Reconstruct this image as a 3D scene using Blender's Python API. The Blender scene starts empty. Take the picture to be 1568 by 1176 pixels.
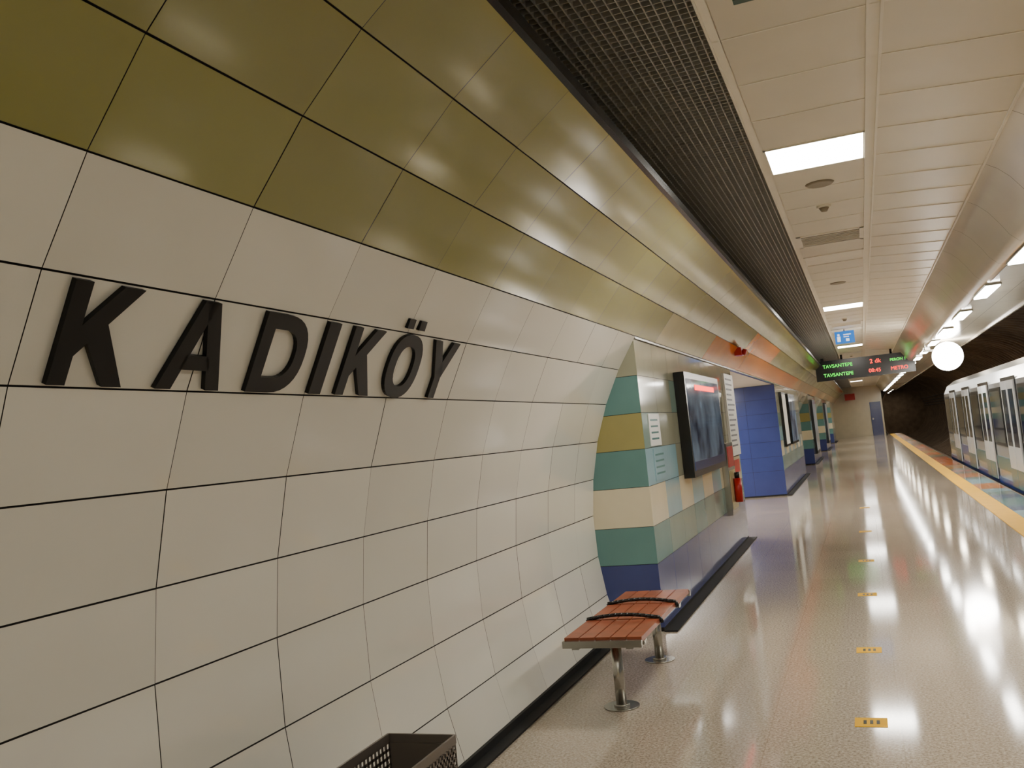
import bpy, math, random
from mathutils import Vector, Matrix
random.seed(7)
D=bpy.data; S=bpy.context.scene

def lin(c):
    return tuple(((v/255)/12.92 if v/255<=0.04045 else ((v/255+0.055)/1.055)**2.4) for v in c)+(1,)
def pm(name,rgb,rough=0.4,metal=0.0,var=0.0,scale=3.0,emit=0,bump=0,bscale=50,spec=0.5):
    m=D.materials.new(name); m.use_nodes=True
    nt=m.node_tree; b=nt.nodes['Principled BSDF']
    c=lin(rgb)
    b.inputs['Base Color'].default_value=c
    b.inputs['Roughness'].default_value=rough
    b.inputs['Metallic'].default_value=metal
    b.inputs['Specular IOR Level'].default_value=spec
    if emit:
        b.inputs['Emission Color'].default_value=c
        b.inputs['Emission Strength'].default_value=emit
    tc=nt.nodes.new('ShaderNodeTexCoord')
    if var or not emit:
        n=nt.nodes.new('ShaderNodeTexNoise'); n.inputs['Scale'].default_value=scale
        n.inputs['Detail'].default_value=3
        nt.links.new(tc.outputs['Object'],n.inputs['Vector'])
        mr=nt.nodes.new('ShaderNodeMapRange'); v=max(var,0.03)
        mr.inputs[1].default_value=.3; mr.inputs[2].default_value=.7
        mr.inputs[3].default_value=1-v; mr.inputs[4].default_value=1+v
        nt.links.new(n.outputs['Fac'],mr.inputs[0])
        mx=nt.nodes.new('ShaderNodeVectorMath'); mx.operation='SCALE'
        mx.inputs[0].default_value=c[:3]
        nt.links.new(mr.outputs[0],mx.inputs['Scale'])
        nt.links.new(mx.outputs[0],b.inputs['Base Color'])
    if bump:
        n2=nt.nodes.new('ShaderNodeTexNoise'); n2.inputs['Scale'].default_value=bscale
        nt.links.new(tc.outputs['Object'],n2.inputs['Vector'])
        bp=nt.nodes.new('ShaderNodeBump'); bp.inputs['Strength'].default_value=bump; bp.inputs['Distance'].default_value=.01
        nt.links.new(n2.outputs['Fac'],bp.inputs['Height']); nt.links.new(bp.outputs[0],b.inputs['Normal'])
    return m

class MB:
    def __init__(s): s.v=[];s.f=[];s.m=[];s.mats=[];s.sm=[]
    def mi(s,m):
        if m not in s.mats: s.mats.append(m)
        return s.mats.index(m)
    def poly(s,pts,m,smooth=False):
        i=len(s.v); s.v+= [tuple(p) for p in pts]; s.f.append(tuple(range(i,i+len(pts)))); s.m.append(s.mi(m)); s.sm.append(smooth)
    def box(s,x0,x1,y0,y1,z0,z1,m):
        i=len(s.v)
        s.v+=[(x0,y0,z0),(x1,y0,z0),(x1,y1,z0),(x0,y1,z0),(x0,y0,z1),(x1,y0,z1),(x1,y1,z1),(x0,y1,z1)]
        for f in [(0,3,2,1),(4,5,6,7),(0,1,5,4),(1,2,6,5),(2,3,7,6),(3,0,4,7)]:
            s.f.append(tuple(i+k for k in f)); s.m.append(s.mi(m)); s.sm.append(False)
    def cyl(s,p0,p1,r,m,n=20,r1=None,caps=True):
        p0=Vector(p0);p1=Vector(p1); d=(p1-p0).normalized()
        a=d.orthogonal().normalized(); b=d.cross(a); r1=r if r1 is None else r1
        i=len(s.v)
        for k in range(n):
            t=2*math.pi*k/n; o=a*math.cos(t)+b*math.sin(t)
            s.v.append(tuple(p0+o*r)); s.v.append(tuple(p1+o*r1))
        for k in range(n):
            j=(k+1)%n
            s.f.append((i+2*k,i+2*j,i+2*j+1,i+2*k+1)); s.m.append(s.mi(m)); s.sm.append(True)
        if caps:
            s.f.append(tuple(i+2*k for k in range(n))[::-1]); s.m.append(s.mi(m)); s.sm.append(False)
            s.f.append(tuple(i+2*k+1 for k in range(n))); s.m.append(s.mi(m)); s.sm.append(False)
    def tube(s,pts,r,m,n=8):
        for a,b in zip(pts[:-1],pts[1:]): s.cyl(a,b,r,m,n)
    def prism(s,bot,top,m):
        n=len(bot); i=len(s.v); s.v+=[tuple(p) for p in bot]+[tuple(p) for p in top]
        s.f.append(tuple(range(i,i+n))[::-1]); s.f.append(tuple(range(i+n,i+2*n)))
        s.m+= [s.mi(m)]*2; s.sm+=[False]*2
        for k in range(n):
            j=(k+1)%n; s.f.append((i+k,i+j,i+n+j,i+n+k)); s.m.append(s.mi(m)); s.sm.append(False)
    def sphere(s,c,r,m,n=32,k=16):
        i=len(s.v)
        for a in range(k+1):
            t=math.pi*a/k
            for b in range(n):
                p=2*math.pi*b/n
                s.v.append((c[0]+r*math.sin(t)*math.cos(p),c[1]+r*math.sin(t)*math.sin(p),c[2]+r*math.cos(t)))
        for a in range(k):
            for b in range(n):
                j=(b+1)%n
                s.f.append((i+a*n+b,i+(a+1)*n+b,i+(a+1)*n+j,i+a*n+j)); s.m.append(s.mi(m)); s.sm.append(True)
    def obj(s,name,parent=None):
        me=D.meshes.new(name); me.from_pydata(s.v,[],s.f)
        for m in s.mats: me.materials.append(m)
        me.polygons.foreach_set('material_index',s.m); me.polygons.foreach_set('use_smooth',s.sm)
        me.update(); o=D.objects.new(name,me); S.collection.objects.link(o)
        if parent: o.parent=parent
        return o
def empty(name):
    o=D.objects.new(name,None); S.collection.objects.link(o); o.empty_display_size=.2; return o

# ---------------- materials
white=pm('tile_enamel_white',(228,225,212),.08,var=.03,scale=1.2,spec=.8)
white2=pm('tile_enamel_white_b',(222,219,206),.1,var=.03,scale=1.1,spec=.8)
olive=pm('tile_enamel_olive',(140,138,64),.11,var=.04,scale=1.5,spec=.8)
olive2=pm('tile_enamel_olive_b',(134,132,60),.13,var=.04,scale=1.5,spec=.8)
tan=pm('tile_tan',(196,186,138),.12,var=.04,spec=.8)
orange=pm('tile_orange',(222,130,44),.12,var=.08,spec=.8)
joint=pm('joint_dark',(28,25,20),.8)
cream=pm('tile_cream',(222,212,182),.15,var=.04)
teal=pm('tile_teal',(98,140,138),.15,var=.05)
teal2=pm('tile_teal_grey',(128,152,142),.1,var=.05)
blue=pm('tile_blue',(60,70,124),.15,var=.05)
lblue=pm('tile_light_blue',(150,186,196),.12,var=.05)
oliveb=pm('tile_mustard',(160,152,96),.15,var=.05)
greyb=pm('tile_grey_green',(158,158,136),.08,var=.05)
black=pm('black_letter',(10,10,10),.4,spec=.3)
dark=pm('dark_void',(14,13,12),.7)
frame=pm('black_frame',(14,14,16),.25)
ceilm=pm('ceiling_panel',(228,220,200),.38,var=.02,scale=2)
ceils=pm('ceiling_panel_gloss',(220,210,188),.14,var=.03,scale=2)
ceilj=pm('ceiling_joint',(246,240,224),.5)
finm=pm('grille_fin',(168,166,158),.4,metal=.2)
steel=pm('brushed_steel',(170,168,160),.25,metal=.9,var=.06,scale=30)
lampm=pm('light_panel_emitter',(255,250,240),.5,emit=58)
tubem=pm('edge_luminaire_emitter',(255,250,240),.5,emit=42)
globem=pm('globe_emitter',(255,248,238),.5,emit=60)
yellow=pm('yellow_paint',(236,180,8),.6,var=.05,scale=4,spec=.15)
concr=pm('tunnel_concrete',(112,96,80),.75,var=.25,scale=2,bump=.3,bscale=8)

# floor material
fm=D.materials.new('granite_floor'); fm.use_nodes=True; nt=fm.node_tree; b=nt.nodes['Principled BSDF']
tc=nt.nodes.new('ShaderNodeTexCoord')
n1=nt.nodes.new('ShaderNodeTexNoise'); n1.inputs['Scale'].default_value=75; n1.inputs['Detail'].default_value=4; n1.inputs['Roughness'].default_value=.75
r1=nt.nodes.new('ShaderNodeValToRGB'); e=r1.color_ramp.elements
e[0].position=.33; e[0].color=lin((124,112,100)); e[1].position=.68; e[1].color=lin((218,206,190))
x=e.new(.5); x.color=lin((182,168,150))
n2=nt.nodes.new('ShaderNodeTexNoise'); n2.inputs['Scale'].default_value=.5
br=nt.nodes.new('ShaderNodeTexBrick'); br.offset=0; br.inputs['Scale'].default_value=1; br.inputs['Mortar Size'].default_value=.002
br.inputs['Brick Width'].default_value=.6; br.inputs['Row Height'].default_value=.6
br.inputs['Color1'].default_value=(1,1,1,1); br.inputs['Color2'].default_value=(.93,.93,.93,1); br.inputs['Mortar'].default_value=(.78,.76,.74,1)
mm=nt.nodes.new('ShaderNodeMix'); mm.data_type='RGBA'; mm.blend_type='MULTIPLY'; mm.inputs[0].default_value=1
for q in (n1,n2,br): nt.links.new(tc.outputs['Object'],q.inputs['Vector'])
nt.links.new(n1.outputs['Fac'],r1.inputs[0]); nt.links.new(r1.outputs[0],mm.inputs[6]); nt.links.new(br.outputs[0],mm.inputs[7])
nt.links.new(mm.outputs[2],b.inputs['Base Color'])
mr=nt.nodes.new('ShaderNodeMapRange'); mr.inputs[3].default_value=.05; mr.inputs[4].default_value=.11
b.inputs['Specular IOR Level'].default_value=.5
nt.links.new(n2.outputs['Fac'],mr.inputs[0]); nt.links.new(mr.outputs[0],b.inputs['Roughness'])

# ---------------- shell constants
CX,CZ,R=.45,.78,2.5
PH=[-18.1,-11.2,-4.37,2.9,9.4,16.2,23.1,29.7,36.4,43.2,49.9,56.9]
def arc(phi,off=0):
    p=math.radians(phi); r=R-off
    return (CX-r*math.cos(p), CZ+r*math.sin(p))
YB,YE=-6.0,62.0
L=.608; Y0=2.184
# ---------------- left wall
w=MB()
def wall_cols(ya,yb):
    n=math.floor((ya-Y0)/L); out=[]
    while Y0+n*L<yb:
        a=max(ya,Y0+n*L); c=min(yb,Y0+(n+1)*L)
        if c-a>.03: out.append((a,c))
        n+=1
    return out
def wall_tile(k,a,c,m):
    g=.0028
    p0=PH[k]+math.degrees(g/R); p1=PH[k+1]-math.degrees(g/R)
    j=[random.uniform(-.0008,.0008) for _ in range(2)]
    X0,Z0=arc(p0); X1,Z1=arc(p1)
    w.poly([(X0+j[0],a+g*.6,Z0),(X0+j[1],c-g*.6,Z0),(X1+j[1],c-g*.6,Z1),(X1+j[0],a+g*.6,Z1)],m)
lower=[(YB,6.94),(26.0,31.0),(36,42),(47,53),(57,YE)]
for k in range(11):
    segs=[(YB,YE)] if k>=8 else lower
    for (ya,yb) in segs:
        for (a,c) in wall_cols(ya,yb):
            if k<8: m=random.choice([white,white2])
            elif k==8 and a>10.0: m=orange if a<24 or random.random()<.5 else tan
            elif k==9 and 12<a<16: m=orange
            elif k==8 and a>7.2: m=tan
            else: m=random.choice([olive,olive2])
            wall_tile(k,a,c,m)
def backing(k0,k1,ya,yb):
    for k in range(k0,k1):
        A=arc(PH[k],-.007); B=arc(PH[k+1],-.007)
        w.poly([(A[0],ya,A[1]),(A[0],yb,A[1]),(B[0],yb,B[1]),(B[0],ya,B[1])],joint)
for (ya,yb) in lower: backing(0,8,ya,yb)
backing(8,11,YB,YE)
X,Z=arc(PH[11])
w.prism([(X-.01,YB,Z-.005),(X+.02,YB,Z+.0),(X+.02,YB,Z+.05),(X-.01,YB,Z+.05)],[(X-.01,YE,Z-.005),(X+.02,YE,Z),(X+.02,YE,Z+.05),(X-.01,YE,Z+.05)],frame)
w.obj('wall_left')

XS=-1.58
bb=MB(); X,Z=arc(PH[0])
for (ya,yb) in lower: bb.box(X-.05,X+.07,ya,yb,0.001,.012,dark)
for (ya,yb) in lower: bb.box(X-.05,X+.006,ya,yb,0.001,.05,dark)
for (ya,yb) in ((6.94,12.5),(19.1,26),(31,36),(42,47),(53,57)): bb.box(XS+.001,XS+.10,ya-.02,yb,0.001,.012,dark)
bb.obj('baseboard_left')

# ---------------- floor
f=MB(); f.box(-6,2.12,YB,YE,-.2,0,fm); f.obj('floor')
t=MB(); t.box(2.121,2.14,YB,YE,-1.1,-.001,concr); t.box(2.14,5,YB,95,-1.2,-1.1,concr)
t.box(2.9,2.98,YB,95,-1.1,-.95,steel); t.box(4.3,4.38,YB,95,-1.1,-.95,steel)
t.obj('floor_trackbed')
y=MB(); y.box(1.46,1.71,YB,YE,.0005,.006,yellow)
y.obj('tactile_yellow_line')
e=MB(); yy=YB
red=pm('tile_brick_red',(176,74,44),.2,var=.1)
prev=None
while yy<YE:
    l=random.choice([.6,.6,1.2]); 
    pool=[teal,lblue,blue,teal2,blue,orange] if yy<22 else [orange,red,orange,teal,tan,red]
    m=random.choice([p for p in pool if p is not prev]); prev=m
    e.box(1.715,2.10,yy+.003,min(yy+l-.003,YE),.0005,.005,m); yy+=l
e.obj('platform_edge_tiles')

# ---------------- ceiling
c=MB(); ZC=3.17; ZL=2.72; DX=.04; G0=5.80
def X_(v): return v+DX
lights=[G0-9,G0,G0+9,G0+18,G0+27,G0+36,G0+45]
prof=[(-.466,ZC,-.425,ZC,ceilj),(-.42,ZC,.175,ZC,ceilm),(.18,ZC,.235,ZC+.0,ceilj),(.24,ZC,.94,3.12,ceilm)]
prof=[(a+DX,b_,c_+DX,d_,m_) for a,b_,c_,d_,m_ in prof]
cove=[(.985,3.118),(1.06,3.07),(1.13,3.0),(1.20,2.90),(1.26,2.80),(1.325,2.735),(1.40,ZL)]
n0=math.floor((YB-G0)/.6)
vent=[G0+3,G0+21,G0+12]
unlit=[G0+4.2,G0+13.2]
for (xa,za,xb,zb,m) in prof:
    n=n0
    while G0+n*.6<YE:
        a=G0+n*.6; cc=a+.6; n+=1
        if abs(xa-(-.38))<.01 and m is ceilm and any(abs(a-l)<.05 for l in lights+vent+unlit): continue
        g=.003
        c.poly([(xa,a+g,za),(xa,cc-g,za),(xb,cc-g,zb),(xb,a+g,zb)],m)
n=n0
while G0+n*1.2<YE:
    a=G0+n*1.2; cc=a+1.2; n+=1
    if a<YB-1.3: continue
    g=.003; i=len(c.v)
    for (x_,z_) in cove: c.v+=[(x_,a+g,z_),(x_,cc-g,z_)]
    for q in range(len(cove)-1):
        c.f.append((i+2*q,i+2*q+1,i+2*q+3,i+2*q+2)); c.m.append(c.mi(ceils)); c.sm.append(True)
    c.poly([(1.405,a+g,ZL),(1.405,cc-g,ZL),(1.75,cc-g,ZL),(1.75,a+g,ZL)],ceils)
    c.poly([(1.755,a+g,ZL),(1.755,cc-g,ZL),(2.14,cc-g,ZL),(2.14,a+g,ZL)],ceils)
for (xa,za,xb,zb,m) in prof:
    dz=.12 if abs(xa-(-.38))<.01 else .006
    c.poly([(xa-.01,YB,za+dz),(xa-.01,YE,za+dz),(xb+.01,YE,zb+dz),(xb+.01,YB,zb+dz)],ceilj if dz<.1 else dark)
for (p0,p1) in zip(cove[:-1],cove[1:]):
    c.poly([(p0[0]+.006,YB,p0[1]+.006),(p0[0]+.006,YE,p0[1]+.006),(p1[0]+.006,YE,p1[1]+.006),(p1[0]+.006,YB,p1[1]+.006)],joint)
c.box(1.39,2.14,YB,YE,ZL+.006,ZL+.01,joint)
n=n0
while G0+n*.6<YE:
    a=G0+n*.6; n+=1
    c.box(-.42+DX,.175+DX,a-.005,a+.005,ZC-.003,ZC,ceilj)
    c.prism([(.24+DX,a-.005,ZC-.003),(.97,a-.005,3.117),(.97,a-.005,3.12),(.24+DX,a-.005,ZC)],[(.24+DX,a+.005,ZC-.003),(.97,a+.005,3.117),(.97,a+.005,3.12),(.24+DX,a+.005,ZC)],ceilj)
c.box(.172+DX,.184+DX,YB,YE,ZC-.012,ZC,ceilj); c.box(.228+DX,.242+DX,YB,YE,ZC-.012,ZC,ceilj)
c.box(.972,.988,YB,YE,3.108,3.125,ceilj)
c.box(-1.7,2.2,YB,YE,3.5,3.55,dark)
c.box(2.14,2.17,YB,YE,2.70,3.5,ceils)
c.box(-.47+DX,-.462+DX,YB,YE,3.16,3.5,ceilj)
c.box(-1.7,-1.66,YB,YE,2.9,3.5,dark)
c.obj('ceiling')
# grille
g=MB()
xx=-1.30
while xx<-.44:
    g.box(xx,xx+.005,YB,YE,ZC,ZC+.03,finm); xx+=.04
yy=YB
while yy<YE:
    g.box(-1.30,-.435,yy,yy+.005,ZC+.001,ZC+.028,finm); yy+=.05
g.obj('ceiling_grille')

def panel(l,lit=True):
    o=MB(); o.box(-.415+DX,.17+DX,l+.005,l+.595,ZC+.0,ZC+.005,lampm if lit else ceilj)
    o.box(-.42+DX,-.408+DX,l,l+.6,ZC-.008,ZC+.006,ceilj); o.box(.163+DX,.175+DX,l,l+.6,ZC-.008,ZC+.006,ceilj)
    o.box(-.42+DX,.175+DX,l,l+.012,ZC-.008,ZC+.006,ceilj); o.box(-.42+DX,.175+DX,l+.588,l+.6,ZC-.008,ZC+.006,ceilj)
    o.obj('ceiling_light_panel')
for l in lights: panel(l)
for l in unlit: panel(l,False)
for v in vent:
    o=MB(); o.box(-.42+DX,.175+DX,v,v+.6,ZC+.06,ZC+.065,dark)
    for q in range(7):
        yq=v+.055+q*.07; xl=-.38+DX; xr=.135+DX
        o.prism([(xl,yq,ZC),(xl,yq+.014,ZC+.02),(xl,yq+.020,ZC+.017),(xl,yq+.006,ZC-.005)],[(xr,yq,ZC),(xr,yq+.014,ZC+.02),(xr,yq+.020,ZC+.017),(xr,yq+.006,ZC-.005)],ceilj)
    o.box(-.42+DX,-.38+DX,v,v+.6,ZC-.006,ZC+.02,ceilj); o.box(.135+DX,.175+DX,v,v+.6,ZC-.006,ZC+.02,ceilj)
    o.box(-.42+DX,.175+DX,v,v+.04,ZC-.006,ZC+.02,ceilj); o.box(-.42+DX,.175+DX,v+.56,v+.6,ZC-.006,ZC+.02,ceilj)
    o.obj('ceiling_vent')
spk=pm('speaker_mesh',(156,144,120),.5,bump=.4,bscale=300)
for yv in (6.9,12.3,21,30):
    o=MB(); o.cyl((-.09,yv,ZC),(-.09,yv,ZC-.012),.10,spk,28,r1=.085); o.obj('ceiling_speaker')
for yv in (7.65,17,28):
    o=MB(); o.cyl((-.09,yv,ZC),(-.09,yv,ZC-.02),.055,ceilj,24); o.cyl((-.09,yv,ZC-.02),(-.09,yv,ZC-.05),.04,spk,24,r1=.022); o.obj('smoke_detector')
# edge luminaires
yy=YB+.6
while yy<YE-1.5:
    o=MB()
    o.box(1.37,1.53,yy,yy+1.2,ZL-.02,ZL-.001,steel)
    o.box(1.382,1.518,yy+.02,yy+1.18,ZL-.03,ZL-.02,tubem)
    o.obj('platform_edge_luminaire'); yy+=2.7
# globe
E=empty('globe_lamp')
o=MB(); gx,gy,gz=1.65,19.3,2.41
o.sphere((gx,gy,gz),.275,globem); o.obj('globe',E)
o=MB(); o.cyl((gx,gy,gz+.25),(gx,gy,ZL-.001),.012,steel); o.box(gx-.42,gx-.2,gy-.03,gy+.03,gz+.13,gz+.16,steel); o.cyl((gx-.38,gy,gz+.14),(gx-.38,gy,ZL-.001),.014,steel); o.obj('bracket',E)

# ---------------- letters
PB=23.35; pm_=math.radians(26.4)
bx,bz=arc(PB); T=Vector((math.sin(pm_),0,math.cos(pm_))); N=Vector((math.cos(pm_),0,-math.sin(pm_)))
def LP(s,h,o): return Vector((bx,s,bz))+T*h+N*o
H=.27
def rect(a,b_,c_,d): return [(a,c_),(b_,c_),(b_,d),(a,d)]
def ring(cx,cy,ox,oy,ix,iy,a0,a1,n,pw=1):
    out=[]
    def P(rx,ry,t):
        ct,st=math.cos(t),math.sin(t)
        return (cx+rx*math.copysign(abs(ct)**pw,ct),cy+ry*math.copysign(abs(st)**pw,st))
    for i in range(n):
        t0=a0+(a1-a0)*i/n; t1=a0+(a1-a0)*(i+1)/n
        out.append([P(ix,iy,t0),P(ox,oy,t0),P(ox,oy,t1),P(ix,iy,t1)])
    return out
K=[rect(0,.06,0,H),[(.058,.075),(.25,.27),(.172,.27),(.058,.155)],[(.188,0),(.262,0),(.148,.168),(.095,.113)]]
A=[[(0,0),(.062,0),(.162,.27),(.103,.27)],[(.213,0),(.275,0),(.172,.27),(.113,.27)],[(.072,.06),(.203,.06),(.19,.105),(.085,.105)]]
Dl=[rect(0,.06,0,H),rect(.06,.12,0,.052),rect(.06,.12,.218,H)]+ring(.12,.135,.155,.135,.095,.083,-math.pi/2,math.pi/2,16,.85)
I=[rect(0,.07,0,H)]
O=ring(.14,.135,.14,.14,.078,.088,0,2*math.pi,32,.85)+[rect(.06,.115,.298,.34),rect(.165,.22,.298,.34)]
Yl=[rect(.1,.16,0,.125),[(0,.27),(.1,.1),(.16,.125),(.068,.27)],[(.26,.27),(.192,.27),(.1,.125),(.16,.1)]]
sign=empty('station_name_lettering')
for nm,ps,a,wd,b_ in [('letter_K',K,1.665,.262,1.905),('letter_A',A,2.03,.275,2.30),('letter_D',Dl,2.43,.275,2.695),('letter_I',I,2.79,.07,2.865),('letter_K_b',K,2.965,.262,3.21),('letter_O_umlaut',O,3.295,.28,3.57),('letter_Y',Yl,3.65,.26,3.91)]:
    o=MB(); sc=(b_-a)/wd
    for p in ps:
        o.prism([LP(a+s*sc,h,.002) for s,h in p],[LP(a+s*sc,h,.018) for s,h in p],black)
    o.obj(nm,sign)

# ---------------- tiled wall piers
RZ=[0.03,.51,.795,1.10,1.39,1.67,1.96,2.245]
def block(ya,yb,front,side,dep=-2.5):
    o=MB()
    o.box(dep,XS-.006,ya+.006,yb,0,2.245,joint)
    for r in range(7):
        m=front[r]
        xs=[XS,XS-.61,XS-1.22,XS-1.83,XS-2.44]; 
        for q in range(4):
            x1=xs[q]-.002; x0=max(xs[q+1]+.002,dep)
            if x1-x0<.02: continue
            o.box(x0,x1,ya,ya+.01,RZ[r]+.002,RZ[r+1]-.002,m)
        yy=ya; n=0
        while yy<yb-.01:
            y1=min(yy+.61,yb); mm_=side(r,n)
            o.box(XS-.01,XS,yy+.002,y1-.002,RZ[r]+.002,RZ[r+1]-.002,mm_); yy=y1; n+=1
    o.obj('wall_pier')
def side1(r,n):
    if r==0: return blue
    if r==1: return teal2 if n%3 else teal
    if r==2: return [cream,lblue][n%2]
    if r==3: return greyb if n>1 else lblue
    if r==6: return greyb
    return [greyb,teal2,greyb][(r+n)%3]
fr1=[blue,teal,cream,teal,oliveb,teal,greyb]
block(6.94,12.5,fr1,side1)
block(19.1,26.0,[blue]*7,side1,dep=-3.9)
block(31,36,fr1,side1)
block(42,47,fr1,side1)
block(53,57,fr1,side1)

# passage
p=MB()
p.box(-5.6,-1.60,12.5,19.1,2.25,2.30,ceilm)
p.box(-5.65,-5.55,10,21,0,2.3,cream)
p.box(-5.6,-2.5,12.4,12.5,0,2.3,blue)
p.box(-5.6,-3.9,19.1,19.2,0,2.3,blue)
p.obj('wall_passage')
for yv in (13.6,15.5,17.4):
    o=MB(); o.box(-3.6,-3.0,yv,yv+.6,2.235,2.25,lampm); o.obj('ceiling_light_panel')
tr=MB(); tr.box(-1.62,-1.565,6.94,26,2.246,2.262,steel); tr.obj('trim_header')

# advertising screen
scr=D.materials.new('screen_picture'); scr.use_nodes=True; nt=scr.node_tree; b=nt.nodes['Principled BSDF']
tc=nt.nodes.new('ShaderNodeTexCoord'); n=nt.nodes.new('ShaderNodeTexNoise'); n.inputs['Scale'].default_value=2.2
r=nt.nodes.new('ShaderNodeValToRGB'); r.color_ramp.elements[0].color=lin((30,38,60)); r.color_ramp.elements[1].color=lin((130,150,170)); r.color_ramp.elements[0].position=.35;r.color_ramp.elements[1].position=.75
nt.links.new(tc.outputs['Object'],n.inputs['Vector']); nt.links.new(n.outputs['Fac'],r.inputs[0]); nt.links.new(r.outputs[0],b.inputs['Base Color']); nt.links.new(r.outputs[0],b.inputs['Emission Color']); b.inputs['Emission Strength'].default_value=.3; b.inputs['Roughness'].default_value=.08
redl=pm('led_red',(255,40,20),.5,emit=4); grl=pm('led_green',(60,255,60),.5,emit=2)
paper=pm('poster_paper',(232,232,226),.4); ink=pm('poster_ink',(90,90,96),.5); redp=pm('fire_red',(190,30,24),.3)
E=empty('advertising_screen'); o=MB()
o.box(XS+.001,XS+.10,8.4,10.5,1.06,2.04,frame); o.obj('housing',E)
o=MB(); o.box(XS+.10,XS+.103,8.46,10.44,1.12,1.98,scr); o.box(XS+.103,XS+.106,8.9,10.1,1.88,1.93,redl); o.box(XS+.103,XS+.106,8.46,10.44,1.12,1.2,blue); o.obj('screen',E)
E=empty('notice_board'); o=MB(); o.box(XS+.001,XS+.03,11.6,12.42,1.12,2.16,paper); o.obj('board',E)
o=MB()
for q in range(14):
    zz=2.08-q*.065; o.box(XS+.03,XS+.032,11.68,11.68+random.uniform(.4,.66),zz,zz+.022,ink)
o.obj('text_lines',E)
E=empty('fire_extinguisher_cabinet'); o=MB(); o.box(XS+.001,XS+.07,10.78,11.35,.47,1.3,steel); o.obj('cabinet',E)
o=MB(); o.box(XS+.07,XS+.075,10.84,11.29,1.02,1.26,redp); o.box(XS+.07,XS+.075,10.84,11.29,.53,.98,tan); o.cyl((XS+.12,11.06,.6),(XS+.12,11.06,.88),.045,redp); o.cyl((XS+.12,11.06,.88),(XS+.12,11.06,.95),.03,frame); o.obj('extinguisher',E)
for (a,b_,z0,z1,m) in [(7.15,7.55,1.40,1.66,paper),(7.2,7.65,1.12,1.38,lblue)]:
    o=MB(); o.box(XS+.001,XS+.006,a,b_,z0,z1,m)
    for q in range(4): o.box(XS+.006,XS+.007,a+.05,b_-.08,z1-.06-q*.05,z1-.045-q*.05,teal)
    o.obj('wall_poster')
o=MB(); 
o.box(XS+.001,XS+.01,11.75,12.3,.9,1.06,redp); o.obj('fire_sign')
for (a,b_,m) in [(19.8,20.8,paper),(21.6,23.6,scr)]:
    E=empty('poster_case'); o=MB(); o.box(XS+.001,XS+.06,a,b_,.95,2.1,frame); o.obj('case_frame',E)
    o=MB(); o.box(XS+.06,XS+.063,a+.05,b_-.05,1.0,2.05,m); o.obj('poster',E)
for (a,b_) in [(31.8,33.8),(43,45)]:
    E=empty('poster_case'); o=MB(); o.box(XS+.001,XS+.08,a,b_,.3,2.1,frame); o.obj('case_frame',E)
    o=MB(); o.box(XS+.08,XS+.083,a+.05,b_-.05,.4,2.05,scr); o.obj('poster',E)
xa,za=arc(42,.03); o=MB(); o.box(xa-.04,xa+.05,11.9,12.1,za-.05,za+.05,redp); o.cyl((xa+.05,12,za),(xa+.1,12,za-.02),.04,redp); o.obj('fire_alarm_sounder')

# ---------------- bench
wood=pm('terracotta_wood',(150,78,50),.35,var=.18,scale=12)
E=empty('bench'); o=MB(); XA,XB=-1.68,-1.235; ya,yb=4.83,6.33
for x0 in (XA+.05,XB-.09): o.box(x0,x0+.04,ya+.01,yb-.01,.365,.395,steel)
for yc in (ya,yb-.03): o.box(XA,XB,yc,yc+.03,.375,.412,steel)
for yc in (5.05,6.08): o.box(XA+.03,XB-.03,yc-.03,yc+.03,.345,.37,steel)
o.obj('seat_frame',E)
o=MB(); nsl=5; wsl=(XB-XA)/nsl
for sct in range(3):
    a=ya+.035+sct*(.48); 
    for q in range(nsl):
        o.box(XA+q*wsl+.004,XA+(q+1)*wsl-.004,a,a+.455,.396,.425,wood)
o.obj('seat',E)
o=MB()
for yc in (ya+.505,ya+.985):
    pts=[(XA+.01,yc,.40)]+[(XA+.0+(XB-XA)*i/12,yc,.43+.022*math.sin(math.pi*i/12)) for i in range(13)]+[(XB+.01,yc,.40)]
    o.tube(pts,.011,frame)
o.obj('seat_dividers',E)
for i,yc in enumerate((5.05,6.08)):
    o=MB(); o.cyl((-1.44,yc,.0),(-1.44,yc,.35),.03,steel,24); o.cyl((-1.44,yc,.0),(-1.44,yc,.008),.10,steel,28); o.cyl((-1.44,yc,.008),(-1.44,yc,.02),.045,steel,24); o.obj('leg_%d'%(i+1),E)

# ---------------- litter bin (perforated)
E=empty('perforated_litter_bin'); o=MB()
binm=pm('bin_metal',(120,112,104),.35,metal=.6); x0,x1,y0_,y1_,zb,zt=-1.76,-1.49,2.50,3.02,.04,.5
def perf(o,axis,fix,a0,a1,z0,z1):
    st=.026
    def bar(p,q,r_,s_):
        if axis=='x': o.box(fix-.0015,fix+.0015,p,q,r_,s_,binm)
        else: o.box(p,q,fix-.0015,fix+.0015,r_,s_,binm)
    n=int((a1-a0)/st); st2=(a1-a0)/n
    for i in range(n+1):
        c_=a0+i*st2; bar(max(a0,c_-.0055),min(a1,c_+.0055),z0,z1)
    m_=int((z1-z0)/st); st3=(z1-z0)/m_
    for i in range(m_+1):
        c_=z0+i*st3; bar(a0,a1,max(z0,c_-.0055),min(z1,c_+.0055))
perf(o,'x',x0,y0_,y1_,zb,zt-.03); perf(o,'x',x1,y0_,y1_,zb,zt-.03); perf(o,'y',y0_,x0,x1,zb,zt-.03); perf(o,'y',y1_,x0,x1,zb,zt-.03)
o.obj('perforated_sides',E)
o=MB(); 
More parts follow.
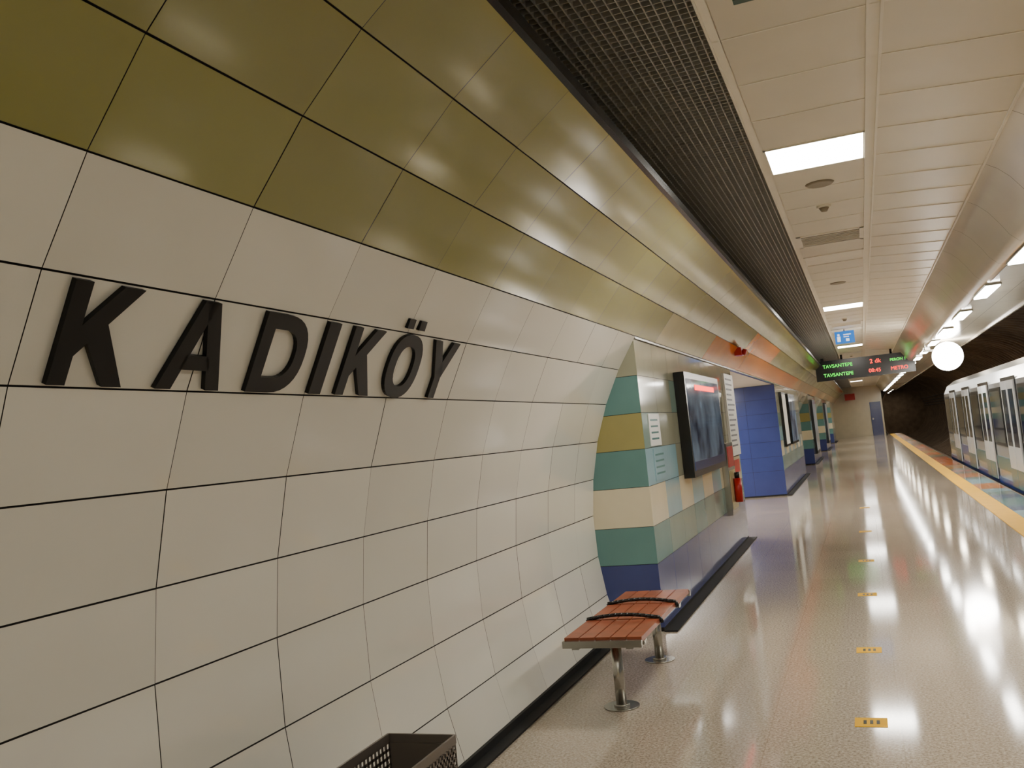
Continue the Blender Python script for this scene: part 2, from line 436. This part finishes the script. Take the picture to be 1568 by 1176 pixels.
o.box(x0-.004,x0+.004,y0_,y1_,zt-.03,zt,binm);o.box(x1-.004,x1+.004,y0_,y1_,zt-.03,zt,binm);o.box(x0,x1,y0_-.004,y0_+.004,zt-.03,zt,binm);o.box(x0,x1,y1_-.004,y1_+.004,zt-.03,zt,binm)
o.obj('rim',E)
o=MB(); o.box(x0,x1,y0_,y1_,zb-.01,zb,binm)
for xx in (x0+.02,x1-.04):
    for yv in (y0_+.02,y1_-.04): o.box(xx,xx+.02,yv,yv+.02,0,zb-.01,binm)
o.box(x0+.012,x0+.016,y0_+.01,y1_-.01,zb,.25,dark); o.box(x1-.016,x1-.012,y0_+.01,y1_-.01,zb,.25,dark)
o.box(x0+.01,x1-.01,y1_-.012,y1_-.006,zb,zt-.03,binm)
o.obj('base',E)

# ---------------- floor stickers
for yv in (4.75,6.2,8.1,9.95,12.4,15.5):
    o=MB(); o.box(-.21,-.06,yv,yv+.14,.0005,.002,yellow)
    o.box(-.17,-.155,yv+.04,yv+.10,.002,.0024,black); o.box(-.14,-.125,yv+.04,yv+.10,.002,.0024,black); o.box(-.11,-.095,yv+.04,yv+.10,.002,.0024,black)
    o.obj('floor_sticker')

# ---------------- signs
E=empty('departure_display'); o=MB(); yd=26.3
o.box(-1.04,1.46,yd,yd+.2,2.45,2.99,frame)
for xx in (-.35,.9): o.cyl((xx,yd+.1,2.99),(xx,yd+.1,3.12),.03,frame,12)
for xx in (-.85,1.2): o.box(xx-.04,xx+.04,yd+.03,yd+.17,2.99,3.07,frame)
o.obj('housing',E)
def text(s,x,z,size,m,yv,par,name):
    cu=D.curves.new(name,'FONT'); cu.body=s; cu.size=size; cu.extrude=.004
    ob=D.objects.new(name,cu); S.collection.objects.link(ob); ob.location=(x,yv,z); ob.rotation_euler=(math.pi/2,0,0); ob.data.materials.append(m); ob.parent=par
    return ob
text('TAVSANTEPE',-.85,2.79,.13,grl,yd-.006,E,'text_a'); text('TAVSANTEPE',-.85,2.55,.13,grl,yd-.006,E,'text_b')
text('2 dk',.35,2.79,.16,redl,yd-.006,E,'text_c'); text('08:45',.30,2.55,.14,redl,yd-.006,E,'text_d'); text('PERON 1',.85,2.79,.10,grl,yd-.006,E,'text_e'); text('METRO',.85,2.55,.13,redl,yd-.006,E,'text_f')
bsign=pm('sign_blue',(30,110,200),.3,emit=1.0); wh=pm('sign_white',(240,245,250),.3,emit=1.2)
E=empty('wayfinding_sign'); o=MB(); o.box(-.32,.04,19,19.06,2.88,3.12,bsign); o.cyl((-.14,19.03,3.12),(-.14,19.03,3.16),.012,steel)
o.box(-.28,-.22,18.995,19,2.92,3.02,wh); o.box(-.27,-.23,18.995,19,3.035,3.07,wh)
o.box(-.16,-.02,18.995,19,3.04,3.06,wh); o.box(-.16,-.06,18.995,19,3.0,3.015,wh); o.box(-.12,-.06,18.995,19,2.92,2.97,wh); o.obj('panel',E)
grn=pm('exit_green',(20,70,50),.3)
E=empty('exit_sign'); o=MB(); o.box(-.26,-.12,3.32,3.36,3.02,3.14,grn); o.cyl((-.19,3.34,3.14),(-.19,3.34,3.16),.01,steel); o.obj('panel',E)

# ---------------- far end
o=MB(); o.box(-3,1.25,YE,YE+.2,-.2,3.5,cream); o.obj('wall_end')
o=MB(); o.box(.5,1.15,YE-.06,YE-.001,0,2.1,blue); o.box(.57,.65,YE-.09,YE-.06,1,1.1,steel); o.obj('door_1')
o=MB(); o.box(-6,5.6,YB-.2,YB,-1.2,3.6,cream); o.obj('wall_back')
o=MB(); o.box(-.9,-.3,YE-.5,YE-.001,2.35,2.75,redp); o.obj('red_sign_box')

# ---------------- track tunnel
o=MB(); TX,TZ,TR=3.4,1.2,2.35
def tube(a0,a1,ya,yb,n):
    step=.6; yy=ya
    while yy<yb:
        y1=min(yy+step,yb); 
        for (p,q,r_) in ((yy,yy+.45,TR),(yy+.45,y1,TR-.09)):
            for i in range(n):
                t0=a0+(a1-a0)*i/n; t1=a0+(a1-a0)*(i+1)/n
                P=lambda t,y_,rr:(TX+rr*math.cos(t),y_,TZ+rr*math.sin(t))
                o.poly([P(t0,p,r_),P(t0,q,r_),P(t1,q,r_),P(t1,p,r_)],concr)
                if r_<TR:
                    o.poly([P(t0,p,TR),P(t0,p,r_),P(t1,p,r_),P(t1,p,TR)],concr)
                    o.poly([P(t0,q,TR),P(t0,q,r_),P(t1,q,r_),P(t1,q,TR)],concr)
        yy=y1
tube(math.radians(-80),math.radians(121),YB,YE,26)
tube(math.radians(-80),math.radians(260),YE,95,40)
for zz in (1.6,1.8,2.0,2.25):
    xw=TX+math.sqrt((TR-.12)**2-(zz-TZ)**2); o.tube([(xw,YB,zz),(xw,95,zz)],.025,dark)
o.box(1,6,95,95.1,-1.3,3.6,concr)
o.obj('wall_tunnel')
tl=pm('tunnel_fill_emitter',(255,240,214),.5,emit=70)  # added fill emitters behind the fascia, brighten the dark tunnel
for yv in range(2,94,6):
    o=MB(); o.box(2.45,2.6,yv,yv+1.2,3.10,3.14,frame); o.box(2.47,2.58,yv+.03,yv+1.17,3.085,3.10,tl); o.obj('tunnel_fill_light')

# ---------------- train
E=empty('metro_train')
body=pm('train_silver',(176,182,188),.2,metal=.5,var=.04); roofm=pm('train_roof',(140,146,148),.3,metal=.5)
glass=pm('train_glass',(16,20,24),.05,spec=.8); dwhite=pm('train_door_white',(210,216,220),.2); tgreen=pm('train_green',(50,104,110),.25); tblue=pm('train_blue',(40,66,140),.25)
SX=2.22; prof=[(SX+.06,-.75),(SX,-.3),(SX,.0),(SX,1.78),(SX+.10,1.99),(SX+.30,2.13),(SX+.7,2.23),(SX+1.35,2.26)]
prof2=prof+[(2*(SX+1.35)-x,z) for x,z in prof[:-1][::-1]]
def car(ya,yb,nm):
    o=MB()
    n=len(prof2)
    for i in range(n):
        A_=prof2[i]; B_=prof2[(i+1)%n]
        m=roofm if min(A_[1],B_[1])>1.7 else body
        o.poly([(A_[0],ya,A_[1]),(A_[0],yb,A_[1]),(B_[0],yb,B_[1]),(B_[0],ya,B_[1])],m)
    for yv in (ya,yb):
        o.poly([(x,yv,z) for x,z in prof2],body)
    o.obj(nm+'_shell',E)
    d=MB()
    yy=ya+1.2
    d.box(SX-.012,SX,ya+.02,yb-.02,-.02,.10,tblue)
    while yy+1.4<yb:
        d.box(SX-.012,SX,yy-.08,yy+1.42,.02,1.84,frame)
        for q in (0,1):
            a=yy+q*.68
            d.box(SX-.03,SX-.012,a,a+.655,.04,1.78,dwhite)
            d.box(SX-.034,SX-.03,a+.10,a+.56,.72,1.64,glass)
            d.box(SX-.034,SX-.03,a+.0,a+.655,.04,.35,tgreen)
        if yy+1.7+1.5<yb:
            d.box(SX-.01,SX,yy+1.62,yy+3.0,.68,1.70,frame)
            d.box(SX-.014,SX-.01,yy+1.68,yy+2.94,.74,1.64,glass)
            d.box(SX-.012,SX,yy+1.46,yy+3.08,.25,.48,tgreen if int(yy)%2 else tblue)
        yy+=3.2
    d.box(SX+.3,SX+2.4,yb,yb+.02,.8,1.75,glass); d.box(SX+.3,SX+.55,yb,yb+.03,.3,.45,dwhite)
    d.obj(nm+'_doors_windows',E)
    u=MB()
    for yv in (ya+2,ya+4.2,yb-4.2,yb-2):
        for xw in (2.94,4.34): u.cyl((xw-.06,yv,-.55),(xw+.06,yv,-.55),.40,dark,24)
        u.box(2.9,4.4,yv-.3,yv+.3,-.8,-.5,dark)
    u.obj(nm+'_bogies',E)
car(-5,10.9,'car_a'); car(11.4,28.6,'car_b')
o=MB(); o.box(2.5,4.7,10.9,11.4,-.3,1.95,dark); o.obj('gangway',E)

# ---------------- world & camera
W=D.worlds.new('world'); S.world=W; W.use_nodes=True
W.node_tree.nodes['Background'].inputs[0].default_value=(.9,.8,.65,1); W.node_tree.nodes['Background'].inputs[1].default_value=.05
cam=D.cameras.new('camera'); co=D.objects.new('camera',cam); S.collection.objects.link(co); S.camera=co
cam.sensor_width=36; cam.lens=32.14; cam.clip_start=.02; cam.clip_end=300
th=math.radians(20.65); pt=math.radians(3.96)
F=Vector((-math.sin(th)*math.cos(pt),math.cos(th)*math.cos(pt),math.sin(pt))); r0=Vector((math.cos(th),math.sin(th),0)); u0=r0.cross(F)
Rr=(.995*r0-.0995*u0).normalized(); U=(.0995*r0+.995*u0).normalized()
M=Matrix((Rr,U,-F)).transposed().to_4x4(); M.translation=Vector((0,0,1.5)); co.matrix_world=M
